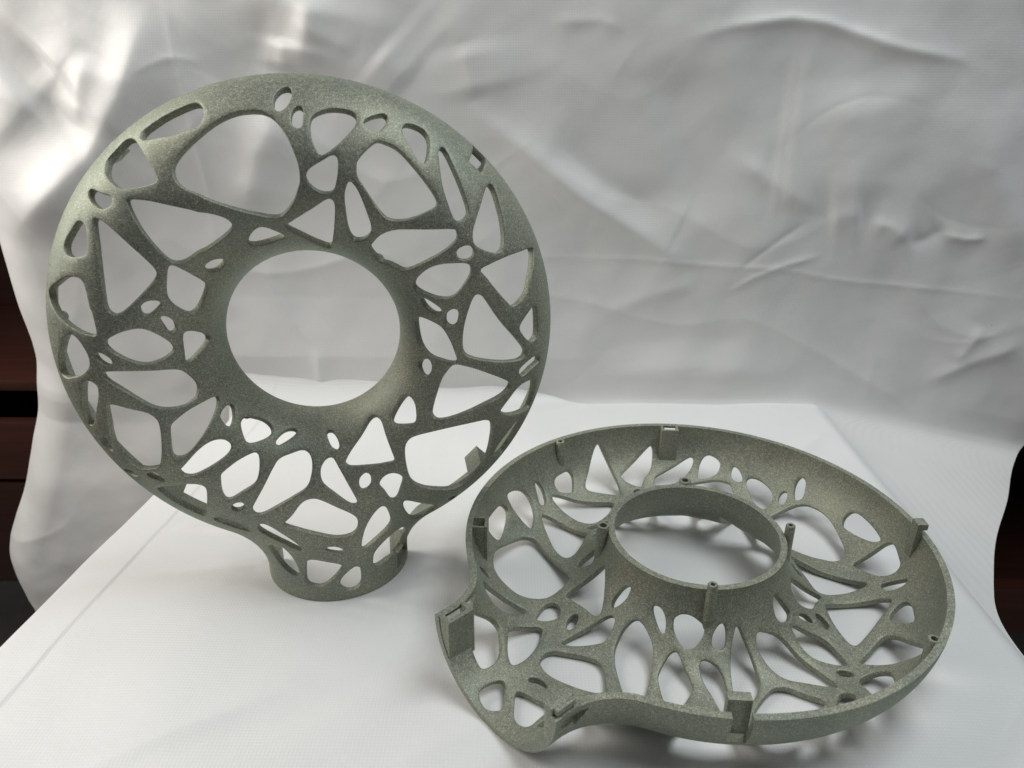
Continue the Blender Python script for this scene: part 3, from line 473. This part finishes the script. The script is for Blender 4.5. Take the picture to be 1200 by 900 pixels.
[(-0.370,0.673),(-0.342,0.642),(-0.302,0.623),(-0.267,0.604),(-0.201,0.575),(-0.124,0.545),(-0.059,0.527),(-0.024,0.534),(0.017,0.586),(0.041,0.638),(0.050,0.668),(0.051,0.711),(0.041,0.758),(0.017,0.826),(-0.015,0.877),(-0.048,0.904),(-0.088,0.915),(-0.152,0.909),(-0.211,0.883),(-0.260,0.846),(-0.324,0.786),(-0.359,0.744),(-0.375,0.711)],
[(-0.860,-0.150),(-0.885,-0.216),(-0.895,-0.287),(-0.877,-0.295),(-0.848,-0.269),(-0.816,-0.216),(-0.813,-0.209),(-0.784,-0.141),(-0.773,-0.094),(-0.789,-0.075),(-0.813,-0.072),(-0.834,-0.088)],
[(-0.762,-0.194),(-0.771,-0.261),(-0.785,-0.340),(-0.777,-0.414),(-0.739,-0.458),(-0.697,-0.472),(-0.644,-0.461),(-0.611,-0.443),(-0.593,-0.395),(-0.581,-0.332),(-0.576,-0.270),(-0.583,-0.233),(-0.613,-0.203),(-0.666,-0.184),(-0.726,-0.165),(-0.755,-0.172)],
[(0.385,0.043),(0.399,-0.004),(0.447,-0.039),(0.516,-0.051),(0.565,-0.056),(0.585,-0.041),(0.578,-0.018),(0.556,0.040),(0.521,0.090),(0.465,0.109),(0.419,0.108),(0.391,0.086)],
[(0.420,0.233),(0.464,0.218),(0.528,0.212),(0.579,0.227),(0.619,0.271),(0.644,0.310),(0.650,0.337),(0.637,0.357),(0.599,0.361),(0.534,0.355),(0.485,0.335),(0.443,0.296),(0.417,0.255)],
[(0.458,0.160),(0.494,0.143),(0.525,0.152),(0.526,0.167),(0.497,0.187),(0.459,0.203),(0.439,0.193)],
[(0.543,0.104),(0.564,0.097),(0.584,0.110),(0.595,0.141),(0.594,0.168),(0.572,0.173),(0.545,0.149),(0.538,0.120)],
[(0.405,-0.109),(0.422,-0.124),(0.448,-0.126),(0.469,-0.105),(0.470,-0.075),(0.454,-0.058),(0.415,-0.068),(0.398,-0.090)],
[(0.607,0.374),(0.643,0.373),(0.663,0.391),(0.661,0.415),(0.639,0.427),(0.606,0.418),(0.593,0.399)],
[(0.287,0.326),(0.330,0.319),(0.374,0.308),(0.405,0.318),(0.470,0.358),(0.546,0.406),(0.596,0.447),(0.602,0.473),(0.588,0.489),(0.486,0.490),(0.377,0.487),(0.317,0.464),(0.278,0.418),(0.262,0.379)],
[(0.250,0.677),(0.274,0.632),(0.314,0.561),(0.348,0.526),(0.394,0.521),(0.446,0.534),(0.510,0.561),(0.532,0.578),(0.529,0.604),(0.496,0.660),(0.450,0.726),(0.403,0.779),(0.354,0.804),(0.328,0.805),(0.296,0.782),(0.257,0.740),(0.247,0.711)],
[(0.073,0.670),(0.092,0.640),(0.124,0.622),(0.159,0.628),(0.175,0.662),(0.186,0.716),(0.184,0.749),(0.166,0.756),(0.135,0.740),(0.089,0.711),(0.073,0.689)],
[(-0.013,0.469),(0.030,0.419),(0.077,0.351),(0.101,0.329),(0.123,0.377),(0.148,0.483),(0.160,0.558),(0.159,0.594),(0.137,0.601),(0.083,0.566),(0.018,0.521),(-0.020,0.488)],
[(0.195,0.543),(0.196,0.462),(0.209,0.417),(0.255,0.436),(0.283,0.481),(0.274,0.545),(0.249,0.628),(0.224,0.666),(0.211,0.656),(0.197,0.612)],
[(-0.152,0.403),(-0.133,0.389),(-0.094,0.390),(-0.044,0.412),(-0.030,0.429),(-0.040,0.447),(-0.085,0.482),(-0.113,0.487),(-0.141,0.465),(-0.155,0.431)],
[(-0.303,0.310),(-0.269,0.301),(-0.245,0.325),(-0.246,0.352),(-0.270,0.366),(-0.301,0.359),(-0.318,0.340)],
[(-0.359,-0.678),(-0.332,-0.674),(-0.310,-0.648),(-0.320,-0.633),(-0.346,-0.635),(-0.370,-0.657)],
[(-0.652,-0.600),(-0.622,-0.644),(-0.572,-0.688),(-0.530,-0.716),(-0.490,-0.723),(-0.461,-0.635),(-0.449,-0.565),(-0.462,-0.540),(-0.500,-0.531),(-0.546,-0.536),(-0.616,-0.552),(-0.665,-0.582)],
[(-0.865,-0.373),(-0.843,-0.403),(-0.810,-0.405),(-0.801,-0.360),(-0.826,-0.325),(-0.861,-0.336)],
[(-0.274,-0.806),(-0.232,-0.841),(-0.168,-0.875),(-0.116,-0.903),(-0.105,-0.894),(-0.128,-0.859),(-0.177,-0.812),(-0.230,-0.764),(-0.261,-0.753),(-0.280,-0.773)],
[(-0.256,-0.989),(-0.226,-1.037),(-0.168,-1.063),(-0.139,-1.054),(-0.146,-0.980),(-0.175,-0.916),(-0.209,-0.888),(-0.263,-0.911)]]

def sd_outer(P):
    x = P[:,0]; y = P[:,1]; ax = np.abs(x); sx = np.where(x >= 0, 1., -1.); r = np.hypot(x, y)+1e-12
    ang = np.arctan2(ax, -y); dx = ax-CX; dy = y-CY; rf = np.hypot(dx, dy)+1e-12
    neck = (y < CY) & (ax < CX); use_c = (ang >= TA) | (y > 0)
    d = np.where(use_c, 1-r, np.where(neck, WN-ax, rf-FR))
    nx = np.where(use_c, -x/r, np.where(neck, -sx, sx*dx/rf)); ny = np.where(use_c, -y/r, np.where(neck, 0, dy/rf))
    return d, nx, ny
def surf(P):
    """unrolled shell coordinates -> point and normal of the outer face of the half tube"""
    P = np.asarray(P, float); d, nx, ny = sd_outer(P); r = np.hypot(P[:,0], P[:,1])+1e-12; di = r-RH
    inner = di < d
    dd = np.where(inner, di, d); ux = np.where(inner, P[:,0]/r, nx); uy = np.where(inner, P[:,1]/r, ny)
    s = np.clip(dd+LX, 0, A+LX); ph = s/(A+LX)*np.pi/2; flat = dd >= A
    dt = np.where(flat, dd, A*(1-np.cos(ph))); z = np.where(flat, D, D*np.sin(ph))
    X = np.stack([P[:,0]+ux*(dt-dd), P[:,1]+uy*(dt-dd), z], 1)
    nr = np.where(flat, 0, np.cos(ph)/A); nz = np.where(flat, 1/D, np.sin(ph)/D)
    N = np.stack([-ux*nr, -uy*nr, nz], 1); N /= np.linalg.norm(N, axis=1)[:,None]
    return X, N
def in_domain(P):
    d, _, _ = sd_outer(P); r = np.hypot(P[:,0], P[:,1]); return (d > -LX-1e-6) & (r > RH-LX-1e-6) & (P[:,1] > -YE-1e-6)
def inside_poly(poly, Q):
    ins = np.zeros(len(Q), bool)
    for i in range(len(poly)):
        x1, y1 = poly[i-1]; x2, y2 = poly[i]; c = (y1 > Q[:,1]) != (y2 > Q[:,1])
        if abs(y2-y1) > 1e-12: ins ^= c & (Q[:,0] < (x2-x1)*(Q[:,1]-y1)/(y2-y1)+x1)
    return ins
def smooth_loop(p, step):
    p = np.array(p, float); n = len(p); out = []
    for i in range(n):                                              # closed centripetal-like Catmull-Rom
        p0, p1, p2, p3 = p[i-1], p[i], p[(i+1) % n], p[(i+2) % n]
        for t in np.linspace(0, 1, 10, endpoint=False):
            out.append(0.5*((2*p1)+(-p0+p2)*t+(2*p0-5*p1+4*p2-p3)*t*t+(-p0+3*p1-3*p2+p3)*t**3))
    q = np.array(out)
    q = resample(q, step, 0); return q+outward(q)*0.003
def resample(q, step, smooth=0):
    for rep in range(2):
        seg = np.hypot(*(np.roll(q, -1, 0)-q).T); cum = np.concatenate([[0], np.cumsum(seg)]); n = max(14, int(cum[-1]/step))
        t = np.linspace(0, cum[-1], n, endpoint=False); qq = np.vstack([q, q[:1]])
        q = np.stack([np.interp(t, cum, qq[:,0]), np.interp(t, cum, qq[:,1])], 1)
        if rep == 0:
            for k in range(smooth): q = q+0.5*(0.5*(np.roll(q, 1, 0)+np.roll(q, -1, 0))-q)
    return q
def outward(q):
    t = np.roll(q, -1, 0)-np.roll(q, 1, 0); t /= np.linalg.norm(t, axis=1)[:,None]+1e-12
    ar = 0.5*np.sum(q[:,0]*np.roll(q[:,1], -1)-q[:,1]*np.roll(q[:,0], -1))
    return np.stack([t[:,1], -t[:,0]], 1)*(1 if ar > 0 else -1)
def rim_window(cx, cy, hw, e0, e1):
    """rectangular clip window in the outer wall, e0..e1 down from the mating edge"""
    if cy < -1.0:
        s = 1 if cx > 0 else -1; xo = WN+LX
        return np.array([(s*(xo-e0), cy-hw), (s*(xo-e0), cy+hw), (s*(xo-e1), cy+hw), (s*(xo-e1), cy-hw)])
    a = math.atan2(cy, cx); ro = 1+LX; pts = []
    for rr, sg in ((ro-e0, -1), (ro-e0, 1), (ro-e1, 1), (ro-e1, -1)): pts.append((rr*math.cos(a+sg*hw), rr*math.sin(a+sg*hw)))
    return np.array(pts)

H = 0.022
def build_shell(name, holes, windows, parent, off):
    loops = []
    for h in holes: loops.append((smooth_loop(h, 0.011), 0.004))
    for w in windows: loops.append((resample(np.concatenate([np.linspace(w[i], w[(i+1) % 4], 8, endpoint=False) for i in range(4)]), 0.011), 0.002))
    # boundary loops
    ro = 1+LX; n = 340
    ang = np.linspace(-math.pi/2+TA, 1.5*math.pi-TA, n); na, nh, ne = NOTCH
    outer = [(ro*math.cos(a), ro*math.sin(a)) for a in ang if a < na-nh-0.004]
    outer += [((ro-q)*math.cos(na-nh), (ro-q)*math.sin(na-nh)) for q in np.linspace(0, ne, 13)]
    outer += [((ro-ne)*math.cos(a), (ro-ne)*math.sin(a)) for a in np.linspace(na-nh, na+nh, 8)[1:-1]]
    outer += [((ro-q)*math.cos(na+nh), (ro-q)*math.sin(na+nh)) for q in np.linspace(ne, 0, 13)]
    outer += [(ro*math.cos(a), ro*math.sin(a)) for a in ang if a > na+nh+0.004]
    fr = FR-LX
    left = [(-(CX-fr*math.cos(b)), CY+fr*math.sin(b)) for b in np.linspace(AMAX, 0, 8)[1:]]
    right = [(-x, y) for x, y in left][::-1]
    xo = WN+LX
    lft = [(-xo, y) for y in np.linspace(CY, -YE, 5)[1:]]; bot = [(x, -YE) for x in np.linspace(-xo, xo, 60)[1:-1]]; rgt = [(xo, y) for y in np.linspace(-YE, CY, 5)[:-1]]
    outer = np.array(outer+left+lft+bot+rgt+right[:-1])
    inn = np.array([((RH-LX)*math.cos(a), (RH-LX)*math.sin(a)) for a in np.linspace(0, 2*math.pi, 120, endpoint=False)])
    pts = []; edges = []; spans = []
    def addloop(q):
        b = len(pts); pts.extend(map(tuple, q)); m = len(q); edges.extend((b+i, b+(i+1) % m) for i in range(m)); spans.append((b, m))
    addloop(outer); addloop(inn)
    for q, bv in loops: addloop(q)
    B = np.array(pts)
    gx, gy = np.meshgrid(np.arange(-1.25, 1.25, H), np.arange(-1.25, 1.25, H*0.866)); gx = gx+(np.arange(gx.shape[0]) % 2)[:,None]*H/2
    G = np.stack([gx.ravel(), gy.ravel()], 1); G = G[in_domain(G)]
    ga = np.abs((np.arctan2(G[:,1], G[:,0])-na+math.pi) % (2*math.pi)-math.pi); G = G[~((ga < nh) & (np.hypot(G[:,0], G[:,1]) > ro-ne))]
    keep = np.ones(len(G), bool)
    for q, bv in loops:
        lo = q.min(0)-0.03; hi = q.max(0)+0.03; sel = np.where(((G > lo) & (G < hi)).all(1))[0]
        if len(sel): keep[sel[inside_poly(q, G[sel])]] = False
    G = G[keep]; md = np.full(len(G), 9.0)
    for i in range(0, len(B), 400): md = np.minimum(md, np.sqrt(((G[:,None,:]-B[None,i:i+400,:])**2).sum(2)).min(1))
    G = G[md > H*0.45]
    allp = [Vector(p) for p in pts]+[Vector(p) for p in G]
    vco, _, tri, vorig, _, _ = delaunay_2d_cdt(allp, edges, [], 0, 1e-6)
    V2 = np.array([tuple(v) for v in vco]); Tn = np.array([f for f in tri if len(f) == 3])
    C = V2[Tn].mean(1); ok = in_domain(C)
    ca = np.abs((np.arctan2(C[:,1], C[:,0])-na+math.pi) % (2*math.pi)-math.pi); ok &= ~((ca < nh) & (np.hypot(C[:,0], C[:,1]) > ro-ne))
    for q, bv in loops:
        qq = q; lo = qq.min(0); hi = qq.max(0); sel = np.where(((C > lo) & (C < hi)).all(1) & ok)[0]
        if len(sel): ok[sel[inside_poly(qq, C[sel])]] = False
    Tn = Tn[ok]
    ar = (V2[Tn[:,1],0]-V2[Tn[:,0],0])*(V2[Tn[:,2],1]-V2[Tn[:,0],1])-(V2[Tn[:,1],1]-V2[Tn[:,0],1])*(V2[Tn[:,2],0]-V2[Tn[:,0],0])
    Tn[ar < 0] = Tn[ar < 0][:, ::-1]
    newid = {}
    for i, os_ in enumerate(vorig):
        for k in os_: newid[k] = i
    X, N = surf(V2); nV = len(V2)
    verts = np.concatenate([X, X-N*T]); faces = [tuple(t) for t in Tn]+[(t[2]+nV, t[1]+nV, t[0]+nV) for t in Tn]
    verts = verts.tolist()
    # plain edges at the mating plane, the centre opening and the foot
    for k in (0, 1):
        b, m = spans[k]
        for i in range(m):
            a0 = newid[b+i]; a1 = newid[b+(i+1) % m]; faces.append((a0, a1, a1+nV, a0+nV) if k else (a1, a0, a0+nV, a1+nV))
    # softly rounded walls of every opening
    for (b, m), (q, bv) in zip(spans[2:], loops):
        o = outward(q); prev = [newid[b+i] for i in range(m)]
        for off_, dep in ((0.32, 0.30), (0.0, 1.0), (0.0, -1.0), (0.32, -0.30)):
            Xq, Nq = surf(q-o*bv*(1-off_)); dpt = bv*dep if dep > 0 else T+bv*dep
            base = len(verts); verts.extend((Xq-Nq*dpt).tolist()); cur = [base+i for i in range(m)]
            for i in range(m): faces.append((prev[i], prev[(i+1) % m], cur[(i+1) % m], cur[i]))
            prev = cur
        last = [newid[b+i]+nV for i in range(m)]
        for i in range(m): faces.append((prev[i], prev[(i+1) % m], last[(i+1) % m], last[i]))
    V = (np.array(verts)-np.array(off))*RAD
    o = obj(name, V.tolist(), faces, M_PRINT, parent)
    bm = bmesh.new(); bm.from_mesh(o.data); bmesh.ops.recalc_face_normals(bm, faces=bm.faces); bm.to_mesh(o.data); bm.free()
    o.data.polygons.foreach_set('use_smooth', [True]*len(o.data.polygons)); o.data.set_sharp_from_angle(angle=math.radians(48))
    return o

def ring_post(bm, x, y, z0, z1, r, rin, dep=0.03, seg=20):
    """hollow round post from z0 (top, open) to z1"""
    c = [(math.cos(2*math.pi*i/seg), math.sin(2*math.pi*i/seg)) for i in range(seg)]
    rows = [(rin, z0+dep), (rin, z0), (r-0.002, z0), (r, z0+0.003), (r*1.12, z1)]
    vs_ = [[bm.verts.new(((x+cx*rr), (y+cy*rr), z)) for cx, cy in c] for rr, z in rows]
    bm.faces.new(vs_[0][::-1])
    for a_, b_ in zip(vs_[:-1], vs_[1:]):
        for i in range(seg): bm.faces.new((a_[i], a_[(i+1) % seg], b_[(i+1) % seg], b_[i]))
    bm.faces.new(vs_[-1])
def finish(bm, off, rot=0.0, ctr=(0,0,0)):
    m = Matrix.Translation(Vector(ctr)) @ Matrix.Rotation(rot, 4, 'Z')
    P = np.array([(m @ v.co)[:] for v in bm.verts]); r = np.hypot(P[:,0], P[:,1])
    d, _, _ = sd_outer(P[:,:2]); d = np.minimum(d, r-RH); d = np.clip(d-T*0.5, 0, A)
    zmax = D*np.sqrt(np.clip(1-(1-d/A)**2, 0, 1))-T*0.3                       # stay inside the shell wall
    for v, p, zm in zip(bm.verts, P, zmax): v.co = (Vector((p[0], p[1], min(p[2], max(zm, 0.0) if p[2] > 0 else p[2])))-Vector(off))*RAD

def build_fittings(parent, off):
    # four posts around the centre opening: two open sockets, two raised pegs
    for ang, z0, rp, ri in ((46.2, -0.010, 0.028, 0.0165), (133.0, -0.045, 0.020, 0.0095), (-44.3, -0.010, 0.028, 0.0165), (-135.0, -0.045, 0.020, 0.0095)):
        a = math.radians(ang); bm = bmesh.new(); ring_post(bm, 0.402*math.cos(a), 0.402*math.sin(a), z0, 0.20, rp, ri, 0.06)
        finish(bm, off); bm_obj('screw_post', bm, M_PRINT, parent, 40)
    for ang in (6.8, 173.0):
        a = math.radians(ang); bm = bmesh.new(); ring_post(bm, 0.962*math.cos(a), 0.962*math.sin(a), -0.002, 0.16, 0.023, 0.0125, 0.05)
        finish(bm, off); bm_obj('rim_boss', bm, M_PRINT, parent, 40)
    # box shaped clip sockets inside the outer wall (open slot at the mating plane)
    for ang in (45.0, -45.0):
        a = math.radians(ang); bm = bmesh.new(); hw = 0.046 if ang > 0 else 0.041
        for d in ((0.908, 0.922, -hw, hw, -0.006, 0.25), (0.922, 0.972, -hw, -hw+0.012, -0.003, 0.25), (0.922, 0.972, hw-0.012, hw, -0.003, 0.25)):
            box_bm(bm, *d, 0.0015)
        finish(bm, off, a); bm_obj('clip_socket', bm, M_PRINT, parent, 35)
    # solid catch behind an open notch in the rim
    bm = bmesh.new(); box_bm(bm, 0.905, 0.942, -0.040, 0.040, -0.022, 0.25, 0.004); finish(bm, off, math.radians(225.0)); bm_obj('catch_block', bm, M_PRINT, parent, 35)
    # one raised snap tab on the rim
    a = math.radians(131.0); bm = bmesh.new()
    box_bm(bm, 0.945, 0.972, -0.026, 0.026, -0.055, 0.14, 0.003); box_bm(bm, 0.970, 0.992, -0.026, 0.026, -0.055, -0.025, 0.004)
    finish(bm, off, a); bm_obj('snap_tab', bm, M_PRINT, parent, 35)
    # neck: socket box on one side, snap tab on the other
    bm = bmesh.new()
    for d in ((0.243, 0.262, -1.160, -1.040, -0.008, 0.26), (0.262, 0.308, -1.160, -1.142, -0.008, 0.26), (0.262, 0.308, -1.058, -1.040, -0.008, 0.26)): box_bm(bm, *d, 0.0015)
    finish(bm, off); bm_obj('neck_socket', bm, M_PRINT, parent, 35)
    bm = bmesh.new(); box_bm(bm, -0.299, -0.262, -1.158, -1.060, -0.03, 0.20, 0.007); box_bm(bm, -0.318, -0.294, -1.150, -1.068, -0.03, -0.004, 0.006)
    finish(bm, off); bm_obj('neck_tab', bm, M_PRINT, parent, 35)

WINDOWS = [rim_window(0.700, 0.714, 0.036, 0.012, 0.185), rim_window(0.707, -0.707, 0.034, 0.008, 0.15),
           rim_window(0.32, -1.097, 0.046, 0.012, 0.185), rim_window(-0.32, -1.105, 0.030, 0.02, 0.10)]
NOTCH = (math.radians(225.0), 0.034, 0.15)
def half_ring(holes, pose, base, label):
    rot, loc = pose
    M3 = Matrix(rot); b = Vector(base)
    e = bpy.data.objects.new('openwork_ring', None); COL.objects.link(e)
    e.matrix_world = Matrix.Translation(Vector(loc)+M3 @ (b*RAD)) @ M3.to_4x4()
    tag(e, label, 'ring cover', 'openwork half-ring covers')
    build_shell('shell', holes, WINDOWS, e, base); build_fittings(e, base)
    return e
POSE_A = ([[0.98599, -0.00119, 0.1668], [0.16681, 0.00706, -0.98596], [0.0, 0.99997, 0.00716]], [-0.12384, 0.45014, 0.17165])
POSE_B = ([[-0.66131, 0.75011, 0.0], [0.75011, 0.66131, 0.0], [0.0, 0.0, -1.0]], [0.12046, 0.4128, 0.04725])
half_ring(HOLES_A, POSE_A, (0, -YE, 0), 'grey-green openwork ring cover standing upright on its short round neck')
half_ring(HOLES_B, POSE_B, (0, 0, D), 'grey-green openwork ring cover lying hollow side up with screw posts showing')
